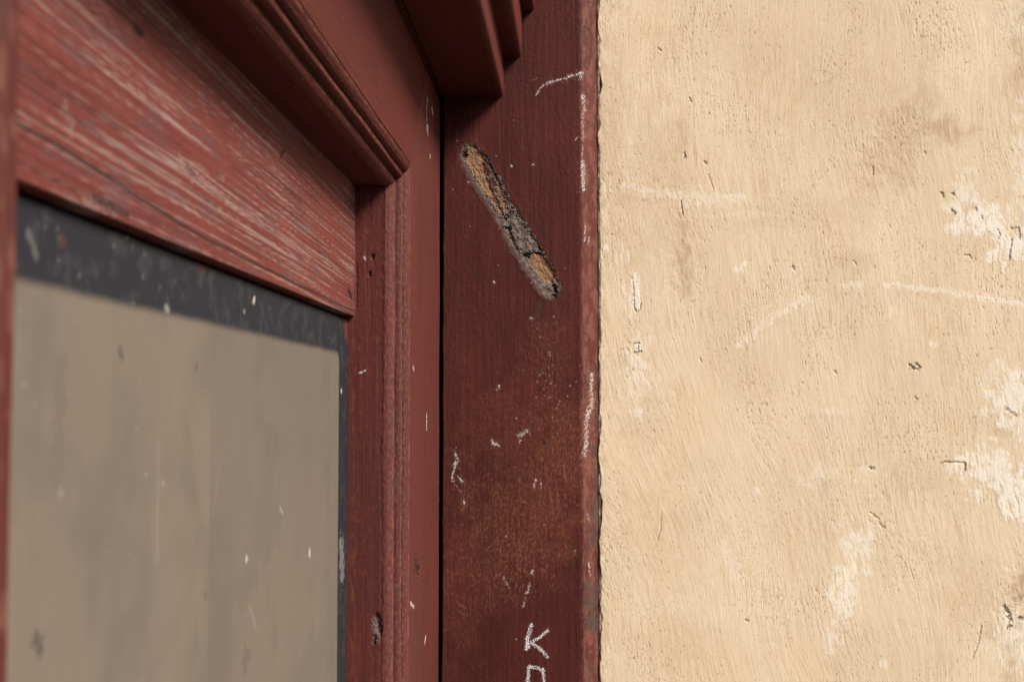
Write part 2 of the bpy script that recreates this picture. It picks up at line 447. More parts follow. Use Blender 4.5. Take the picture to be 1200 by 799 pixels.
# ---- the slanted scar where something was prised off
PPX = PX
def scar_patch():
    t = np.arange(-0.010, SL + 0.010, 0.00022); s = np.arange(-0.0125, 0.0125, 0.00022)
    Tt, Ss = np.meshgrid(t, s, indexing='ij')
    x = SC0[0] + Tt * SD[0] + Ss * SN[0]; z = SC0[1] + Tt * SD[1] + Ss * SN[1]
    a = Tt / PX; b = Ss / PX                       # handy units
    wv = fbm(x / .004, z / .004, 3, 51); w2 = fbm(x / .0016, z / .0016, 3, 52)
    a = a + wv * 4; b = b + w2 * 2.4
    def band(v, lo, hi, e): return smooth(lo - e, lo + e, v) * smooth(hi + e, hi - e, v)
    # upper bare timber, tapering downwards
    c = 3.5 - 6.0 * np.clip(a / 84, 0, 1); hw = np.interp(a, [0, 8, 30, 60, 86], [7, 11.0, 10.0, 7.0, 3.0])
    up = smooth(1.0, -1.0, np.abs(b - c) - hw) * band(a, 1, 84, 1.5)
    # strip of timber at the right, lower down
    up2 = smooth(1.0, -1.0, np.abs(b - np.interp(a, [48, 84], [11, 3.0])) - 2.4) * band(a, 55, 88, 3)
    lo = smooth(1.0, -1.0, np.abs(b - np.interp(a, [150, 188], [2.5, 7.5])) - np.interp(a, [148, 156, 188], [6, 9.5, 8.5])) * band(a, 149, 187, 2)
    mid = smooth(.6, -.6, np.hypot((a - 120) / 7, (b + 9) / 2.2) - 1) * .9
    slit = smooth(.8, -.8, np.abs(b - np.interp(a, [26, 80], [9.5, -.5])) - np.interp(a, [22, 40, 70, 84], [1.2, 3.6, 2.8, .8])) * band(a, 22, 84, 2)
    gap = smooth(.7, -.7, np.abs(b - np.interp(a, [20, 60], [14.8, 11.5])) - 1.0) * band(a, 14, 58, 3)
    cr = np.zeros_like(x)
    def crack(pl, w, k=1.0):
        nonlocal cr
        d = np.full(x.shape, 99.)
        for p, q in zip(pl[:-1], pl[1:]): d = np.minimum(d, seg_dist(a, b, p, q))
        cr = np.maximum(cr, k * smooth(w, w * .4, d + w2 * .8))
    crack([(143, -6), (147, -2), (146, 3), (150, 8), (149, 12)], 2.6)
    crack([(103, -12), (108, -5), (113, -7)], 2.3); crack([(118, -11), (122, -8), (128, -10.5), (136, -9), (142, -6)], 1.4, .6)
    crack([(87, -4), (93, -5), (96, 1)], 1.2, .8); crack([(90, 4), (97, 6)], .9, .7); crack([(62, -9.5), (76, -10.5)], 1.0, .8)
    crack([(192, 6), (199, 4), (203, 6)], 2.6); crack([(203, -1), (206, 1)], 2.0); crack([(3, -5), (6, -7)], 2.6); crack([(70, 9), (95, 8), (140, 13)], .7, .5)
    wood = np.clip(up + up2 + lo + mid, 0, 1) * (1 - slit)
    lump = fbm(x / .0035, z / .0035, 4, 53, .6)
    fib = pn((Ss + .0015 * wv) / .0009, Tt / .012, 54)
    h = -0.0006 + .00034 * lump + .00003 * w2
    h = h * (1 - wood) + wood * (-.0013 + .00024 * fib + .0003 * wv)
    h = h - slit * .0002 - gap * .0009 - cr * .0016
    # left flank slopes up to the paint as a greasy bevel
    left = smooth(-8.5, -14.5, b) * (1 - wood)
    h = h * (1 - .55 * left)
    d = scar_d(x, z)
    h = h * smooth(.0002, -.0030, d) + .0001 - .0008 * smooth(-.0002, .0010, d)
    y = D - h
    dark = np.clip(np.maximum(cr, gap * smooth(-.2, .4, w2)) + .25 * smooth(-.5, -1.0, lump) * (1 - wood), 0, 1)
    red = np.clip(slit * 1.0 + smooth(.2, .7, pn(x / .003, z / .003, 58)) * .35 * (1 - wood), 0, 1) * (1 - cr)
    red = np.maximum(red, smooth(-.0032, -.0004, d + .0012 * w2) * (1 - wood) * (1 - cr) * .85)
    wd = wood * (.70 + .3 * smooth(-.6, .5, fib)) * (1 - .5 * smooth(.0, .6, fbm((Ss + .0015 * wv) / .0016, Tt / .012, 3, 55)))
    pale = smooth(.0, .6, lump) * (1 - wood) * .8 * band(a, 40, 200, 8)
    flank = np.clip(left * .75 + .5 * smooth(.1, .6, fbm((Ss) / .002, Tt / .009, 3, 57)) * (1 - wood), 0, 1)
    V = np.stack([x, y, z + EYE], -1)
    keep = d < .0012
    m, n = x.shape
    i = np.arange(m * n).reshape(m, n)
    k = keep[:-1, :-1] | keep[1:, :-1] | keep[:-1, 1:] | keep[1:, 1:]
    q = np.stack([i[:-1, :-1], i[:-1, 1:], i[1:, 1:], i[1:, :-1]], -1)[k]
    used = np.unique(q); rm = np.full(m * n, -1, np.int32); rm[used] = np.arange(len(used))
    att = {'wear_shade': np.stack([wd, red, dark], -1).reshape(-1, 3)[used], 'grime_light': np.stack([pale, flank, 0 * pale], -1).reshape(-1, 3)[used]}
    o = build('fixing_scar', V.reshape(-1, 3)[used], rm[q], M_SCAR, jamb, att)
    o['label'] = 'slanted groove of bare orange wood and grey mortar'
scar_patch()

# ---- chalk letters: grains of chalk standing on the paint
def chalk(pl_list, seed, lab):
    allp = [jam(*p) for pl, w in pl_list for p in pl]
    x0 = min(p[0] for p in allp) - .004; x1 = max(p[0] for p in allp) + .004
    z0 = min(p[1] for p in allp) - .004; z1 = max(p[1] for p in allp) + .004
    st = .00018
    X, Z = np.meshgrid(np.arange(x0, x1, st), np.arange(z0, z1, st), indexing='ij')
    dens = np.zeros(X.shape)
    for pl, w in pl_list:
        P = [jam(*p) for p in pl]
        d = np.full(X.shape, 9.)
        for p, q in zip(P[:-1], P[1:]): d = np.minimum(d, seg_dist(X, Z, p, q))
        dens = np.maximum(dens, smooth(w * .60, w * .05, d))
    g = fbm(X / .0008, Z / .0008, 3, seed, .8) * .75
    dens = dens * (.80 + .3 * pn(X / .006, Z / .006, seed + 9))
    keep = g > (.64 - .80 * dens)
    keep &= dens > .05
    kq = keep[:-1, :-1]
    m, n = X.shape
    i = np.arange(m * n).reshape(m, n)
    hh = jamb_h(X, Z) + .00010 + .00008 * np.clip(g, 0, 1)
    V = np.stack([X, D - hh, Z + EYE], -1).reshape(-1, 3)
    q = np.stack([i[:-1, :-1], i[1:, :-1], i[1:, 1:], i[:-1, 1:]], -1)[kq]
    used = np.unique(q); rm = np.full(m * n, -1, np.int32); rm[used] = np.arange(len(used))
    o = build('chalk_letter', V[used], rm[q], M_CHALK, jamb)
    o['label'] = lab
chalk([([(622, 732), (619, 745), (617, 760)], .0040), ([(617, 748), (619, 757)], .0040), ([(642, 738), (633, 746), (621, 753)], .0027),
       ([(622, 752), (633, 760), (641, 769)], .0034)], 61, 'chalk letter K')
chalk([([(620, 780), (618, 800), (619, 822)], .0032), ([(620, 781), (630, 782), (637, 786)], .0032), ([(636, 784), (638, 802), (640, 824)], .0030)], 64,
      'chalk letter with flat top, below the K')

# ================================================================= PLASTER WALL
white_l = [(1150, 258, 40, 24, .95, 0), (1132, 228, 16, 26, .7, 0), (1186, 288, 34, 26, .9, 0), (1115, 240, 14, 14, .7, 0), (1196, 190, 14, 70, .5, 0), (1188, 20, 14, 40, .4, 0),
           (1188, 470, 34, 40, .85, 0), (1166, 440, 20, 20, .5, 0), (1160, 552, 38, 34, .85, 0), (1192, 580, 26, 36, .9, 0), (1120, 548, 18, 10, .6, 0), (1004, 640, 22, 34, .7, 0),
           (990, 695, 20, 44, .75, .1), (975, 748, 16, 18, .5, 0), (960, 556, 22, 16, .5, 0), (1016, 555, 16, 12, .4, 0), (746, 440, 16, 44, .6, 0), (738, 350, 10, 26, .4, 0), (752, 405, 12, 30, .4, 0),
           (728, 300, 14, 14, .4, 0), (790, 231, 48, 5, .45, 0), (850, 234, 42, 7, .5, 0), (880, 252, 60, 5, .35, 0), (966, 482, 34, 5, .45, 0), (855, 660, 7, 36, .4, -.4), (868, 314, 5, 8, .6, .6),
           (1092, 402, 10, 6, .6, 0), (1186, 750, 30, 40, .6, 0), (885, 575, 5, 5, .7, 0), (1036, 778, 8, 6, .6, 0), (1140, 200, 12, 10, .4, 0), (705, 555, 6, 10, .9, 0), (990, 610, 30, 12, .3, 0), (1042, 362, 6, 10, .4, 0)]
brown_l = [(1060, 150, 42, 50, .55, 0), (1112, 152, 36, 20, .75, 0), (1040, 190, 44, 40, .55, 0), (1085, 120, 20, 40, .5, 0), (800, 290, 12, 44, .75, 0), (801, 325, 12, 26, .8, 0), (716, 120, 22, 140, .45, 0),
           (770, 200, 40, 120, .3, 0), (799, 165, 10, 26, .6, 0), (1000, 306, 26, 22, .4, 0), (1196, 60, 14, 90, .65, 0), (1196, 690, 18, 22, .9, 0), (1166, 742, 16, 12, .7, 0), (1185, 775, 10, 40, .6, 0),
           (940, 250, 110, 26, .3, 0), (890, 430, 60, 60, .15, 0), (752, 500, 34, 40, .35, 0), (1000, 120, 120, 80, .25, 0), (1080, 560, 40, 30, .35, 0), (780, 640, 70, 60, .25, 0), (780, 745, 60, 40, .3, 0),
           (1150, 690, 40, 50, .3, 0), (1180, 500, 20, 20, .5, 0), (900, 60, 160, 60, .2, 0), (770, 620, 8, 30, .4, .2)]
def wall_flow(x, z):
    lean = 0.10 + 0.20 * smooth(0.12, -0.10, z) * smooth(.30, .06, x) + 0.05 * pn(x / .12, z / .12, 70)
    ac = x + lean * (z - 0.05) + .004 * pn(x / .05, z / .09, 71) + .0009 * pn(x / .008, z / .02, 72)
    return ac
def wall_parts(x, z):
    ac = wall_flow(x, z)
    s1 = pn(ac / .0012, z / .028, 73); s2 = pn(ac / .0008, z / .0055, 74); s3 = pn(ac / .0042, z / .030, 75)
    pit = pn(ac / .0010, z / .0048, 76); pit2 = pn(ac / .0008, z / .0021, 77)
    area = .5 + .5 * fbm(x / .05, z / .05, 3, 78)
    p = smooth(.15, .75, .55 + .75 * fbm(x / .035, z / .06, 3, 68)) * np.maximum(smooth(.40, .72, pit - .25 + .30 * area), .9 * smooth(.42, .72, pit2 - .22 + .26 * area))
    return ac, s1, s2, s3, p
def wall_white(x, z):
    w = blobs(x, z, wal, white_l, 80, .55, .010)
    nz = fbm(wall_flow(x, z) / .0022, z / .009, 3, 81, .65)
    return w * smooth(-.95, .65, nz + (w - .5) * 1.2)
peel = [([(743, 322), (745, 335), (746, 348), (747, 360)], .0036, 1), ([(748, 405), (748, 411)], .0030, .9), ([(709, 289), (710, 291)], .0030, .9)]
flakes_dark = [([(741, 326), (742, 338), (743, 348)], .0008, .5), ([(743, 352), (743, 360), (746, 366), (750, 362), (751, 356)], .0009, .8), ([(744, 403), (749, 402)], .0011, .9), ([(743, 413), (751, 412)], .0012, .9), ([(748, 404), (748, 411)], .0009, .7),
    ([(1066, 428), (1071, 432)], .0018, 1), ([(1073, 426), (1078, 431), (1074, 433)], .0015, .9), ([(1072, 465), (1075, 468), (1073, 470)], .0010, .8),
    ([(1102, 543), (1107, 541), (1131, 542), (1131, 551), (1128, 554)], .0010, .8), ([(1150, 733), (1146, 755), (1140, 770)], .0009, .6), ([(1177, 711), (1182, 718), (1184, 726)], .0024, .95), ([(1181, 735), (1184, 733)], .0022, .8),
    ([(1195, 724), (1200, 725)], .0022, .9), ([(1102, 226), (1105, 227), (1105, 231)], .0013, .8), ([(1116, 227), (1117, 228)], .0016, .9), ([(1115, 246), (1119, 250)], .0013, .8), ([(1143, 244), (1144, 247)], .0012, .7),
    ([(1150, 253), (1151, 256)], .0012, .6), ([(1169, 269), (1172, 275), (1170, 280)], .0009, .6), ([(1184, 268), (1194, 267), (1195, 280)], .0012, .8), ([(1186, 280), (1184, 292), (1183, 304)], .0010, .8),
    ([(1130, 299), (1136, 299), (1138, 303)], .0009, .7), ([(1020, 548), (1023, 549)], .0018, .9), ([(929, 312), (930, 315)], .0015, .8), ([(808, 115), (809, 119)], .0011, .8),
    ([(771, 57), (774, 59)], .0013, .8), ([(1023, 196), (1023, 205)], .0012, .6), ([(1083, 178), (1084, 180)], .0014, .7), ([(1030, 613), (1036, 618)], .0014, .6), ([(1019, 600), (1030, 608)], .0010, .5),
    ([(775, 600), (774, 620), (770, 634)], .0008, .4), ([(874, 726), (876, 727)], .0013, .8), ([(1000, 306), (1003, 310)], .0012, .5), ([(1190, 705), (1200, 700)], .0040, .5), ([(1178, 478), (1190, 487)], .0018, .6),
    ([(978, 435), (979, 437)], .0012, .8), ([(820, 420), (822, 424)], .0010, .6), ([(826, 190), (827, 192)], .0014, .8), ([(802, 180), (803, 185)], .0014, .8), ([(830, 205), (836, 222)], .0007, .5), ([(798, 236), (800, 252)], .0009, .7)]
arcs = [([(865, 405), (885, 388), (905, 372), (925, 360), (948, 349)], .0034, .55), ([(876, 394), (905, 372)], .0026, .5), ([(990, 334), (1000, 333), (1012, 334)], .0030, .6), ([(1040, 333), (1090, 339), (1140, 346), (1200, 356)], .0028, .65),
        ([(730, 219), (800, 228), (862, 233)], .0036, .4), ([(1125, 345), (1160, 349)], .0030, .5), ([(800, 236), (862, 234)], .0050, .45), ([(862, 318), (874, 309)], .0030, .6), ([(850, 640), (862, 660), (868, 680)], .0040, .4)]
def wall_edge(x, z):
    """how far the plaster has broken away beside the jamb"""
    e = -.0009 + .0017 * fbm(x / .02 + 3.3, z / .022, 4, 83, .45) + .0018 * smooth(.3, .8, pn(x * 0 + 1.7, z / .018, 84))
    return smooth(JR + e + .0010, JR + e - .0004, x)
def wall_disp(P0, P1, T, N0, N1):
    x, z = P0, T
    vis = (P1 < D + .0085)
    ac, s1, s2, s3, p = wall_parts(x, z)
    w = wall_white(x, z)
    h = .00006 * s1 + .00006 * s2 + .00006 * s3 + .00045 * pn(x / .05, z / .06, 85) + .0011 * pn(x / .14, z / .16, 86)
    rough = blobs(x, z, wal, [(800, 290, 30, 90, 1, 0), (1040, 170, 60, 60, 1, 0), (1060, 600, 70, 60, .6, 0), (1190, 700, 40, 60, 1, 0), (960, 640, 60, 90, .6, 0)], 87)
    h = h * (1 - .4 * w) + rough * .00014 * fbm(ac / .0032, z / .006, 3, 88)
    h = .62 * h - .00020 * p * (1 - .75 * w)
    dk = strokes(x, z, wal, flakes_dark, 89, .5, .001)
    h = h - .0005 * dk + .00012 * w
    h = h + .00012 * strokes(x, z, wal, peel, 90, .45, .0018)
    h = h + .0003 * fbm(x / .006, z / .012, 3, 63, .5) * np.exp(-np.maximum(x - JR, 0) / .004)
    h = h - .004 * wall_edge(x, z)
    return np.where(vis, h, 0)
def wall_masks(P0, P1, T, N0, N1):
    x, z = P0, T
    ac, s1, s2, s3, p = wall_parts(x, z)
    w = wall_white(x, z)
    arc = strokes(x, z, wal, arcs, 91, .9, .004) * (.45 + .55 * smooth(-.3, .3, pn(ac / .0018, z / .006, 92)))
    w = np.maximum(w, arc)
    b = .95 * blobs(x, z, wal, brown_l, 93, .5, .014)
    b = b * (.55 + .45 * smooth(-.4, .4, fbm(ac / .0028, z / .012, 3, 94, .65)))
    streak = np.maximum(smooth(.25, .85, fbm(ac / .0035, z / .07, 3, 95, .6)) * .22, smooth(.05, .55, fbm(ac / .0011, z / .024, 3, 101, .6)) * (.22 + .28 * smooth(-.3, .4, pn(x / .04, z / .05, 67))))
    b = np.maximum(b, streak) * (1 - .5 * w)
    pit = p * (1 - .8 * w) * .62
    dots = smooth(.58, .78, pn(x / .0017, z / .0019, 96)) * .75 * (.5 + .5 * pn(x / .04, z / .04, 97))
    pit = np.clip(np.maximum(pit, dots), 0, 1)
    g = strokes(x, z, wal, [([(1196, 720), (1190, 770)], .004, .2)], 98, 1.2, .006)
    ed = wall_edge(x, z)
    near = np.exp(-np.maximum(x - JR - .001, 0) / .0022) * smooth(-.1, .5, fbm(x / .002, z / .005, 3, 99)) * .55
    dk = np.maximum(strokes(x, z, wal, flakes_dark, 89, .8, .0012) * smooth(-.5, .1, fbm(x / .0011, z / .0011, 2, 66)), ed * (.65 + .35 * smooth(-.2, .3, pn(x / .002, z / .006, 100))))
    pl = strokes(x, z, wal, peel, 90, .45, .0018) * .8 * smooth(-.5, .1, fbm(x / .0022, z / .006, 2, 65))
    return {'wear_shade': np.stack([w, b, pit], -1), 'grime_light': np.stack([np.maximum(g, near), dk * .9, pl * (1 - dk)], -1)}
WX1 = wal(1200, 400)[0] + .012
pr = resample([np.array(p, float) for p in [(.0128, 1.25), (.0128, D + .008), (.55, D + .008), (.55, 1.25)]],  # unseen right end kept short to cut bounce light
              lambda q: (.00036 if q[0] < WX1 else .06) if q[1] < D + .009 else .06)
T = tvals(GROUND, 1.6, Z_lo, Z_hi, 0.00052, 0.06)
wall = extrude('plaster_wall', pr, T, lambda a, b, t: (a, b, t), M_PLASTER, None, wall_disp, wall_masks)
tag(wall, 'rough ochre limewashed plaster wall with pale patches and brush streaks', 'wall', kind='thing')

# ================================================================= DOOR LEAF
door = empty('door_leaf', (XF, 0.46, 0.0))
tag(door, 'oxblood red panelled wooden door leaf with dusty framed pane beside the dark door post', 'door', kind='thing')
bpy.context.view_layer.update()
class Off:                                   # parts are built in world space, then hung on the Empty
    pass
def hang(o):
    o.parent = door
    o.matrix_parent_inverse = door.matrix_world.inverted()
    return o

# moulding section: x outwards, h away from the opening
MOULD = [(-.1104, 0.0), (-.1088, -.0003), (-.1068, .0002), (-.1050, .0014), (-.1040, .0030), (-.1038, .0044), (-.1048, .0052), (-.1040, .0057),
         (-.1020, .0059), (-.1004, .0065), (-.0999, .0077), (-.1000, .0087), (-.1009, .0094), (-.0994, .0098), (-.0979, .0107), (-.0969, .0123),
         (-.0962, .0142), (-.0976, .0151), (-.0966, .0161)]
def stile_disp_at(h, t, N0, seed):
    a = .00010 * pn(h / .0012, t / .035, seed) + .00013 * pn(h / .004, t / .09, seed + 1) + .00005 * pn(h / .0022, t / .003, seed + 2)
    a = a + .00013 * smooth(.42, .75, pn(h / .0015, t / .002, seed + 3))
    a = a + .00016 * pn(h / .02, t / .05, seed + 4)
    return a
stf = lambda u, v: on_x(u, v, XF)            # -> (y, z) on the door's face
sfr = lambda u, v: on_y(u, v, D1)            # -> (x, z) on the side of the stile that faces the camera
face_chips = [([(501, 115), (501, 120)], .0016, .9), ([(500, 125), (500, 152)], .0016, .8), ([(501, 148), (501, 155)], .0022, .95), ([(506, 127), (507, 134)], .0022, .9), ([(504, 182), (504, 184)], .0018, .6),
              ([(500, 486), (500, 502)], .0020, .9), ([(499, 745), (498, 752)], .0022, .7), ([(484, 430), (485, 433)], .0018, .4), ([(481, 707), (485, 711)], .0016, .5)]
face_dark = [([(487, 652), (486, 658)], .0018, .7), ([(487, 660), (491, 670)], .0075, 1.0)]
side_chips = [([(439, 727), (442, 748)], .0030, .10), ([(421, 437), (428, 434)], .0008, .6), ([(427, 302), (428, 303)], .0012, .5)]
side_dark = [([(442, 722), (444, 740)], .0026, .8), ([(439, 745), (439, 753)], .0016, .8), ([(433, 320), (433, 322)], .0014, .8), ([(437, 300), (437, 303)], .0015, .8), ([(418, 310), (418, 360)], .0010, .25)]
def stile_masks(P0, P1, T, N0, N1):
    front = (N1 < -.6) & (P1 < D1 + .004)
    face = (N0 > .8)
    ch = np.where(face & (P1 > D1 + .012), strokes(P1, T, stf, face_chips, 110), 0) + np.where(front, strokes(P0, T, sfr, side_chips, 111), 0)
    dk = np.where(face & (P1 > D1 + .012), strokes(P1, T, stf, face_dark, 112, .5, .002), 0) + np.where(front, strokes(P0, T, sfr, side_dark, 113), 0)
    h = P1 - D1
    on_m = (P0 > -.1112) & (h < .018)
    dk = np.maximum(dk, mould_groove_shade(h, P0, T, 201))
    # rubbed moulding arrises: primer and grey showing, with painted edge highlights
    s = h + P0 * .7
    rub_light = on_m * smooth(.10, .6, fbm(s / .0016, T / .0032, 3, 114, .7) + .16 * smooth(.10, -.02, T)) * np.exp(-((h - .0022) / .0030) ** 2) * .32
    rub_light = np.maximum(rub_light, mould_arris_glint(h, P0, T, 202))
    rub_light = rub_light + on_m * smooth(.25, .6, fbm(s / .0013, T / .003, 3, 115, .7)) * .5 * np.exp(-((h - .0085) / .0035) ** 2)
    speck = face * smooth(.52, .72, pn(P1 / .0022, T / .0025, 116)) * .22
    grey = on_m * smooth(0.0, .6, fbm(s / .004, T / .02, 3, 117)) * .30 * np.exp(-((h - .004) / .006) ** 2)
    gface = (P1 > D1 + .018) * np.exp(-((P1 - D1 - .045) / .03) ** 2) * smooth(-.05, -.15, T) * .25 * smooth(-.3, .5, fbm(P1 / .01, T / .03, 3, 118))
    brn = front * smooth(.2, .8, fbm(P0 / .003, T / .006, 3, 119)) * .2 + front * np.exp(-((P0 - XS) / .0009) ** 2) * .5 * smooth(-.2, .4, pn(P0 / .003, T / .01, 120))
    edge = np.exp(-((P1 - DE) / .003) ** 2) * face * smooth(.1, .5, pn(P1 / .003, T / .01, 121)) * .2
    z = np.zeros_like(T)
    return {'wear_shade': np.stack([np.clip(ch, 0, 1), brn, np.clip(dk, 0, 1)], -1),
            'grime_light': np.stack([np.clip(rub_light + speck + edge, 0, 1), np.clip(grey + gface, 0, .6), z], -1)}
def stile_disp(P0, P1, T, N0, N1):
    h = P1 - D1
    s = h + P0
    a = stile_disp_at(s, T, N0, 130)
    on_m = (P0 > -.1112) & (h < .018)
    a = a + on_m * .00012 * fbm(s / .0016, T / .0035, 3, 135)
    dk = np.where((N0 > .8) & (P1 > D1 + .012), strokes(P1, T, stf, face_dark, 112, .5, .002), 0) + np.where(N1 < -.6, strokes(P0, T, sfr, side_dark, 113), 0)
    a = a - .0012 * np.clip(dk, 0, 1)
    return np.where((P0 > -.132) & (P1 < DE - .0005), a, 0)

pts = [(-.150, D1), (-.1116, D1)] + [(x, D1 + h) for x, h in MOULD] + [(XF, DE), (-.150, DE)]
nP = len(pts)
pr = fillet(pts, {nP - 2: .0012})
def st_step(q):
    if q[0] < -.131: return .02
    if q[1] > D1 + .020: return .0008
    return .0004
pr = resample(pr, st_step)
z0s = sfr(420, 799)[1] - .01
T = tvals(GROUND + .012, ZR + .04, z0s, ZR + .04, .00055)
def stile_warp(P0, P1, TT):
    h = np.clip(P1 - D1, 0, ZT - ZR)
    tr = ZR - .03; e = ZR + h
    return np.where(TT > tr, tr + (TT - tr) * (e - tr) / (ZR + .04 - tr), TT)
o = extrude('stile', pr, T, lambda a, b, t: (a, b, t), M_DOOR, None, stile_disp, stile_masks, stile_warp)
hang(o)

# near stile: same section, mirrored; the camera sees its edge out of focus
pts = [(-.150, D0), (-.1116, D0)] + [(x, D0 - h) for x, h in MOULD] + [(XF, .042), (-.150, .042)]
pr = resample([np.array(p, float) for p in pts], lambda q: .02 if q[0] < -.131 else .0012)
T = tvals(GROUND + .012, ZR + .04, -.16, ZR + .04, .0012)
def nstile_warp(P0, P1, TT):
    h = np.clip(D0 - P1, 0, ZT - ZR)
    tr = ZR - .03; e = ZR + h
    return np.where(TT > tr, tr + (TT - tr) * (e - tr) / (ZR + .04 - tr), TT)
def nst_masks(P0, P1, T, N0, N1):
    g = smooth(-.1, .5, fbm(P1 / .01, T / .03, 3, 141)) * .3 * smooth(-.02, .10, T)
    r = smooth(.2, .6, fbm(P1 / .003, T / .01, 3, 142)) * .5
    z = np.zeros_like(T)
    return {'wear_shade': np.stack([z, z, z], -1), 'grime_light': np.stack([r, g, z], -1)}
o = extrude('stile', pr, T, lambda a, b, t: (a, b, t), M_DOOR, None, lambda a, b, t, n0, n1: np.where(a > -.132, stile_disp_at(b + a, t, n0, 145), 0), nst_masks, nstile_warp, flip=True)
hang(o)

# top rail with the same moulding, mitred into the stiles
pts = [(-.150, ZR), (-.1116, ZR)] + [(x, ZR + h) for x, h in MOULD] + [(XF, ZT), (-.150, ZT)]
nP = len(pts)
pr = fillet(pts, {nP - 2: .0012})
pr = resample(pr, lambda q: .02 if q[0] < -.131 else (.0004 if q[1] < ZR + .02 else .0007))
T = tvals(D0 - .04, D1 + .04, .30, D1 + .04, .0006)
def rail_warp(P0, P1, TT):
    h = np.clip(P1 - ZR, 0, ZT - ZR)
    a = D0 - h; b = D1 + h; t0, t1 = D0 + .03, D1 - .03
    TT = np.where(TT > t1, t1 + (TT - t1) * (b - t1) / (D1 + .04 - t1), TT)
    return np.where(TT < t0, t0 - (t0 - TT) * (t0 - a) / (t0 - D0 + .04), TT)
def rail_masks(P0, P1, T, N0, N1):
    h = P1 - ZR; s = h + P0 * .7
    on_m = (P0 > -.1112) & (h < .018)
    rub_light = on_m * smooth(.18, .6, fbm(s / .0016, T / .004, 3, 151, .7)) * .22
    rub_light = np.maximum(rub_light, mould_arris_glint(h, P0, T, 203))
    f = (h > .018) & (N0 > .8)
    st = f * smooth(.15, .7, fbm(P1 / .0013, T / .03, 3, 152, .65)) * .5
    sp = f * smooth(.55, .75, pn(P1 / .002, T / .0025, 153)) * .3
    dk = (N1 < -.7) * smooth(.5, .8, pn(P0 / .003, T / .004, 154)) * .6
    dk = np.maximum(dk, mould_groove_shade(h, P0, T, 204))
    z = np.zeros_like(T)
    return {'wear_shade': np.stack([z, z, dk], -1), 'grime_light': np.stack([np.clip(rub_light + st + sp, 0, 1), z, z], -1)}
def rail_disp(P0, P1, T, N0, N1):
    s = P1 + P0
    a = .00011 * pn(s / .0012, T / .035, 155) + .00014 * pn(s / .004, T / .06, 156) + .0003 * pn(s / .02, T / .05, 159) + .00005 * pn(s / .002, T / .003, 157)
    a = a + .0001 * smooth(.45, .75, pn(s / .0016, T / .002, 158))
    return np.where((P0 > -.132), a, 0)
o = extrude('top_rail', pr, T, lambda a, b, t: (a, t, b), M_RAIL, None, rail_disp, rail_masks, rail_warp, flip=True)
hang(o)

# recessed sash: weathered top rail
ZS0, ZS1 = .0513, ZR + .004
cr_y = np.array([.20, .289, .34, .398, .48, .56, .64, .72, .76]); cr_z = np.array([.0650, .0639, .0618, .0580, .0565, .0556, .0548, .0541, .0538])
def sash_flow(y, z):
    b = z + .0005 * pn(y / .22, z / .05, 160) + .00012 * pn(y / .05, z / .012, 161)
    for ky, kz, am in ((.40, .080, .0011), (.60, .071, .0008)):    # grain bends round the knots
        rr = ((y - ky) / .035) ** 2 + ((z - kz) / .010) ** 2
        b = b + am * np.sign(z - kz) * np.exp(-rr)
    return b + .024 * (y - .5)

def sash_parts(y, z):
    b = sash_flow(y, z)
    g = fbm(b / .0016, y / .30, 4, 162, .85)
    pat = fbm(y / .17, b / .012, 3, 163)
    fib = pn(b / .0007, y / .025, 164)
    peel_ = smooth(.05, .65, g * .62 + pat * .38 + fib * .14)
    return b, g, pat, fib, peel_
def crack_d(y, z):
    return z - np.interp(y, cr_y, cr_z) - .0005 * pn(y / .02, y * 0 + .5, 165)
def sash_disp(P0, P1, T, N0, N1):
    y, z = T, P1
    b, g, pat, fib, pl = sash_parts(y, z)
    h = .00045 * g + .00011 * fib - .00025 * pl + .0005 * pn(y / .06, z / .02, 166)
    c = crack_d(y, z)
    h = h - .0026 * np.exp(-(c / .00075) ** 2) + .0006 * smooth(0, .006, c) - .0006 * smooth(0, -.004, c)
    h = h - .0016 * smooth(ZS0 + .0018, ZS0, z + .0006 * pn(y / .02, z * 0, 167))
    return np.where(N0 > .5, h, 0)
sas = lambda u, v: on_x(u, v, XS)
def sash_masks(P0, P1, T, N0, N1):
    y, z = T, P1
    b, g, pat, fib, pl = sash_parts(y, z)
    c = crack_d(y, z)
    dk = np.exp(-(c / .00068) ** 2) * .95
    dk = np.maximum(dk, strokes(y, z, sas, [([(158, 32), (166, 40)], .0022, .9), ([(328, 185), (334, 176)], .0012, .9), ([(110, 232), (150, 252)], .0022, .8), ([(218, 196), (228, 204)], .0018, .6), ([(408, 340), (412, 348)], .003, 1)], 168))
    dk = np.maximum(dk, smooth(.30, .75, -fbm(b / .0011, y / .22, 3, 159, .7)) * .55)
    dk = np.maximum(dk, .9 * (N1 < -.5))  # shade painted onto the underside of the sash rail
    wl = strokes(y, z, sas, [([(210, 190), (225, 202)], .0028, .9), ([(100, 235), (135, 250)], .0026, .8), ([(75, 130), (85, 145)], .0030, .7), ([(332, 176), (333, 184)], .0010, .8), ([(258, 207), (262, 211)], .0016, .6)], 169, 1.0, .003)
    hi = pl * smooth(.2, .7, fib + g * .5) * .40; wl = wl * .4
    gy = smooth(.15, .7, fbm(y / .03, z / .008, 3, 170)) * .35
    return {'wear_shade': np.stack([np.clip(np.maximum(wl, hi), 0, 1), pl * .78, dk], -1), 'grime_light': np.stack([gy, 0 * gy, 0 * gy], -1)}
pts = [(-.145, ZS0), (XS, ZS0), (XS, ZS1), (-.145, ZS1)]
pr = resample(fillet(pts, {1: .0006}), lambda q: .02 if q[0] < XS - .001 else .00032)
T = tvals(D0 - .015, D1 + .012, .27, D1 + .012, .0006)
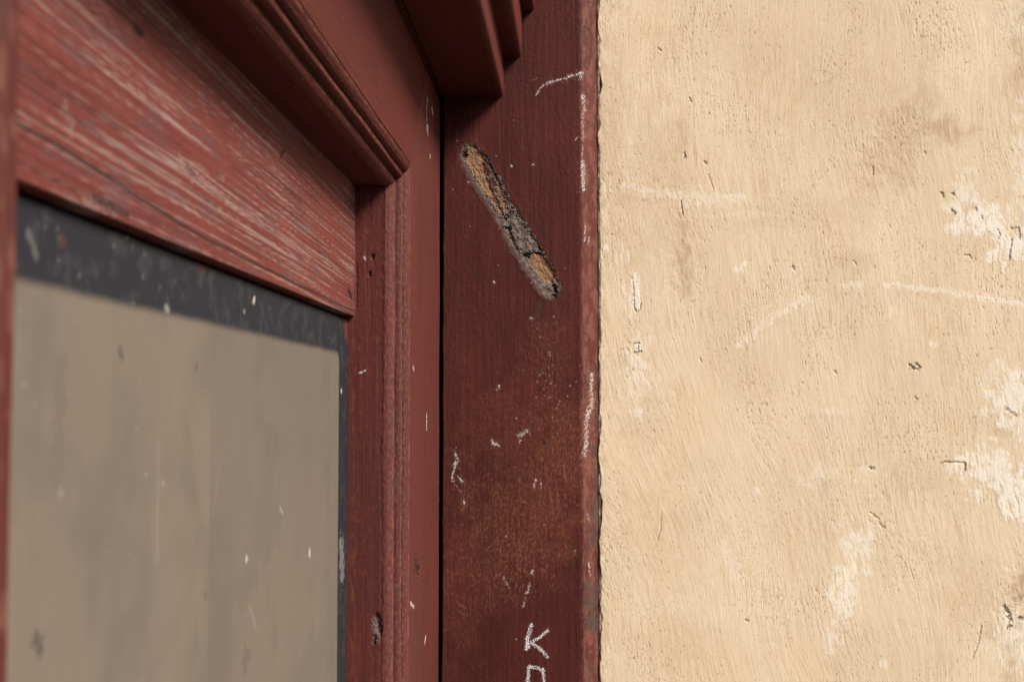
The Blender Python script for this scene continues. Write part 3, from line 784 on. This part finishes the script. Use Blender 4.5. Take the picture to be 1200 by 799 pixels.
o = extrude('sash_rail', pr, T, lambda a, b, t: (a, t, b), M_SASH, None, sash_disp, sash_masks, flip=True)
o['label'] = 'weathered sash rail with paint worn off in pale grey streaks'
hang(o)

# the pane: dusty, with a blackened border all round
ZP1 = ZS0 - .0020
BW, BR = .0198, .0245
pan = lambda u, v: on_x(u, v, XP)
def pane_masks(P0, P1, T, N0, N1):
    y, z = T, P1
    e = .0005 * fbm(y / .02, z / .02, 3, 180)
    bz = ZP1 - BW + .0000; by = D1 - .0265
    d = np.minimum(bz - z, by - y) + e * .5            # distance inside the clear field
    # rounded inner corner
    r = .006
    dx = np.clip(y - (by - r), 0, None); dz_ = np.clip(z - (bz - r), 0, None)
    d = np.where((dx > 0) & (dz_ > 0), r - np.hypot(dx, dz_), d) 
    soft = np.where(z > bz - .004, .0019, .0011)
    bord = smooth(soft, -soft, d)
    cl = smooth(-.2, .7, fbm(y / .07, z / .08, 4, 181, .6)) * .6
    yl = pan(247, 500)[0]  # edge of the post's reflection, painted into the pane tones below
    cl = np.maximum(cl, .45 * smooth(yl - .001, yl + .001, y) * smooth(-.12, .02, z))
    dr = smooth(.1, .9, fbm(y / .014, z / .25, 3, 182, .6)) * .12
    dr = np.maximum(dr, .45 * smooth(yl - .0008, yl + .0008, y) * smooth(.0, -.06, z) * smooth(yl + .09, yl + .0, y))
    rng = np.random.default_rng(3)
    dots = []
    for _ in range(90):
        dots.append(([(rng.uniform(20, 405), rng.uniform(215, 430))], rng.uniform(.0005, .0012), rng.uniform(.04, .20)))
    for _ in range(28):
        dots.append(([(rng.uniform(20, 400), rng.uniform(430, 799))], rng.uniform(.0005, .0012), rng.uniform(.08, .35)))
    dots += [([(289, 655), (289, 656)], .0024, 1.), ([(363, 647), (363, 648)], .0030, 1.), ([(297, 352), (298, 351)], .0020, .9), ([(33, 272), (38, 285), (42, 298)], .0022, .16), ([(191, 568)], .0018, .35), ([(150, 275)], .002, .4), ([(400, 458)], .0025, .9),
             ([(293, 712), (300, 735)], .0016, .12), ([(328, 595), (331, 600)], .0016, .3), ([(72, 580), (70, 576)], .002, .15), ([(258, 540), (250, 600)], .0012, .08), ([(186, 520), (184, 660)], .0014, .10), ([(286, 365)], .002, .4), ([(194, 361), (197, 363)], .002, .4)]
    wd = strokes(y, z, pan, dots, 183, .5, .0015)
    haze = bord * smooth(.0, .8, fbm(y / .012, z / .010, 4, 184, .7)) * .035
    smear = strokes(y, z, pan, [([(400, 640), (401, 672)], .010, .25)], 185, .6, .004)
    rust = strokes(y, z, pan, [([(292, 346), (293, 352)], .0026, .55), ([(72, 279), (75, 282)], .0026, .4), ([(232, 311), (240, 314)], .0028, .5), ([(230, 430)], .0025, .5), ([(405, 384), (409, 392)], .010, .75), ([(411, 385), (410, 440)], .006, .7)], 186, .5, .002)
    dk = strokes(y, z, pan, [([(44, 752), (46, 757)], .0042, .7), ([(141, 413), (142, 414)], .0028, .6), ([(72, 430), (66, 560)], .006, .18), ([(289, 770), (288, 772)], .0080, .35), ([(240, 695), (242, 698)], .0022, .4)], 187, .5, .003)
    dk = np.maximum(dk, smooth(.1, .7, fbm(y / .05, z / .03, 3, 188)) * .10 * (1 - bord))
    return {'wear_shade': np.stack([bord, cl, dr], -1), 'grime_light': np.stack([np.clip(wd + haze + smear, 0, 1), rust, dk], -1)}
pts = [(-.137, -.78), (XP, -.78), (XP, ZP1), (-.137, ZP1)]
zl = pan(20, 799)[1] - .3
pr = resample([np.array(p, float) for p in pts], lambda q: .03 if q[0] < XP - .0005 else (.0006 if q[1] > -.17 else .03))
T = tvals(D0 - .01, D1 + .008, .27, D1 + .008, .0007)
o = extrude('window_pane', pr, T, lambda a, b, t: (a, t, b), M_PANE, None, None, pane_masks, flip=True)
o['label'] = 'dusty beige pane with a slate grey border'
hang(o)
hang(box('slot_dark_block', (-.153, D0, ZS0 - .03), (-.1455, D1, ZS0 + .012), M_DOOR))  # unseen block added so the slot under the sash stays dark
# the rest of the leaf below the frame of the photograph
hang(box('middle_rail', (-.150, D0 - .005, -.92), (-.104, D1 + .005, -.775), M_DOOR))
hang(box('lower_panel', (-.142, D0 - .004, GROUND + .20), (-.122, D1 + .004, -.915), M_DOOR))
hang(box('bottom_rail', (-.150, D0 - .005, GROUND + .012), (-.104, D1 + .005, GROUND + .21), M_DOOR))

# ================================================================= TRANSOM over the door
trl = lambda u, v: (on_x(u, v, -.07)[0], 0)
def under(u, v):                             # underside plane z = TRN -> (x, y)
    r = ray(u, v); k = TRN / r[2]
    return r[0] * k, r[1] * k
tr_chips = [([(538, 71), (543, 74)], .0042, .55), ([(531, 79), (532, 80)], .0018, .5), ([(565, 60), (569, 59)], .0016, .5), ([(533, 95), (538, 94)], .0022, .5), ([(522, 96), (521, 105)], .0035, .35), ([(518, 108), (524, 104)], .0035, .45),
            ([(531, 110), (532, 111)], .002, .3), ([(536, 119), (545, 117), (552, 117)], .0040, .6), ([(567, 78), (568, 79)], .0016, .4)]
def tr_masks(P0, P1, T, N0, N1):
    un = (N1 < -.6)
    c = np.where(un & (P1 < TRN + .002), strokes(P0, T, under, tr_chips, 190), 0)
    z = np.zeros_like(T)
    s = P0 + P1
    rub_light = (N0 > .3) * smooth(.15, .6, fbm(s / .002, T / .012, 3, 191)) * .5
    return {'wear_shade': np.stack([c, z, un * smooth(.55, .8, pn(P0 / .003, T / .003, 193)) * .5], -1), 'grime_light': np.stack([rub_light, z, z], -1)}
def tr_disp(P0, P1, T, N0, N1):
    s = P0 - P1
    return np.where(P0 > -.094, .00006 * pn(s / .0012, T / .035, 194) + .0001 * pn(s / .004, T / .06, 195) + .00005 * pn(s / .002, T / .003, 196), 0)
TX = -.0515
transom = None
def tr_piece(name, x0, x1, z0, z1, r, parent):
    pts = [(x0, z0), (x1, z0), (x1, z1), (x0, z1)]
    pr = resample(fillet(pts, {1: r}), lambda q: .03 if (q[0] < -.0946 or q[1] > z1 - .0002) else .0006)
    T = tvals(.02, D - .0004, .50, D - .0004, .0008)
    return extrude(name, pr, T, lambda a, b, t: (a, t, b), M_RAIL, parent, tr_disp, tr_masks, flip=True)
transom = tr_piece('transom', -.0938, TX, TRN, .2475, .0042, None)
tag(transom, 'dark red stepped transom moulding overhead, meeting the door post', 'transom', kind='thing')
tr_piece('moulding_step', -.0938, -.0385, .2478, .2805, .0055, transom)
tr_piece('moulding_step', -.0938, -.0290, .2808, .3300, .0060, transom)
box('transom_back', (-.150, .02, .2215), (-.0942, D - .0005, .335), M_RAIL, transom)
box('sky_leak_block', (-.185, .02, .150), (-.1515, .8595, .2212), M_RAIL, transom)  # unseen block added behind the leaf to keep sky light out
box('overdoor_panel', (-.150, .02, .3355), (-.100, D - .0005, 1.0), M_RAIL, transom)

# ================================================================= GROUND
gx = np.array([-30, 30.]); 
V = np.array([(-60, -60, 0), (60, -60, 0), (60, 60, 0), (-60, 60, 0)], float)
g = build('ground', V, [(0, 1, 2, 3)], M_PAVE)
tag(g, kind='structure')

# ================================================================= LIGHT
SUN_EL, SUN_AZ = 43.0, 122.0        # azimuth clockwise from +Y
w = bpy.data.worlds.new('World'); sc.world = w; w.use_nodes = True
nt = w.node_tree
bg = nt.nodes['Background']
sky = nt.nodes.new('ShaderNodeTexSky'); sky.sky_type = 'NISHITA'; sky.sun_disc = False
sky.sun_elevation = math.radians(SUN_EL); sky.sun_rotation = math.radians(SUN_AZ)
sky.air_density = 1.0; sky.dust_density = 3.0; sky.ozone_density = 1.0
nt.links.new(sky.outputs[0], bg.inputs[0]); bg.inputs[1].default_value = 0.05
sd = bpy.data.lights.new('sun', 'SUN'); sd.energy = 3.4; sd.angle = math.radians(20); sd.color = (1.0, 0.945, 0.87)
so = bpy.data.objects.new('sun', sd); link(so)
from mathutils import Vector
az = math.radians(SUN_AZ); el = math.radians(SUN_EL)
dirv = Vector((math.sin(az) * math.cos(el), math.cos(az) * math.cos(el), math.sin(el)))
so.rotation_euler = (-dirv).to_track_quat('-Z', 'Y').to_euler(); so.location = dirv * 6

# ================================================================= CAMERA
cd = bpy.data.cameras.new('camera'); cam = bpy.data.objects.new('camera', cd); link(cam)
cd.sensor_width = 36; cd.sensor_fit = 'HORIZONTAL'; cd.lens = FPX / 1200 * 36
cd.clip_start = 0.01; cd.clip_end = 300
cam.location = (0, 0, EYE); cam.rotation_euler = (math.pi / 2 + PITCH, 0, YAW)
cd.dof.use_dof = True; cd.dof.focus_distance = 0.885; cd.dof.aperture_fstop = 22
sc.camera = cam

sc.render.engine = 'CYCLES'
sc.view_settings.view_transform = 'Standard'; sc.view_settings.look = 'None'
sc.view_settings.gamma = 1.0; sc.view_settings.exposure = 1.0
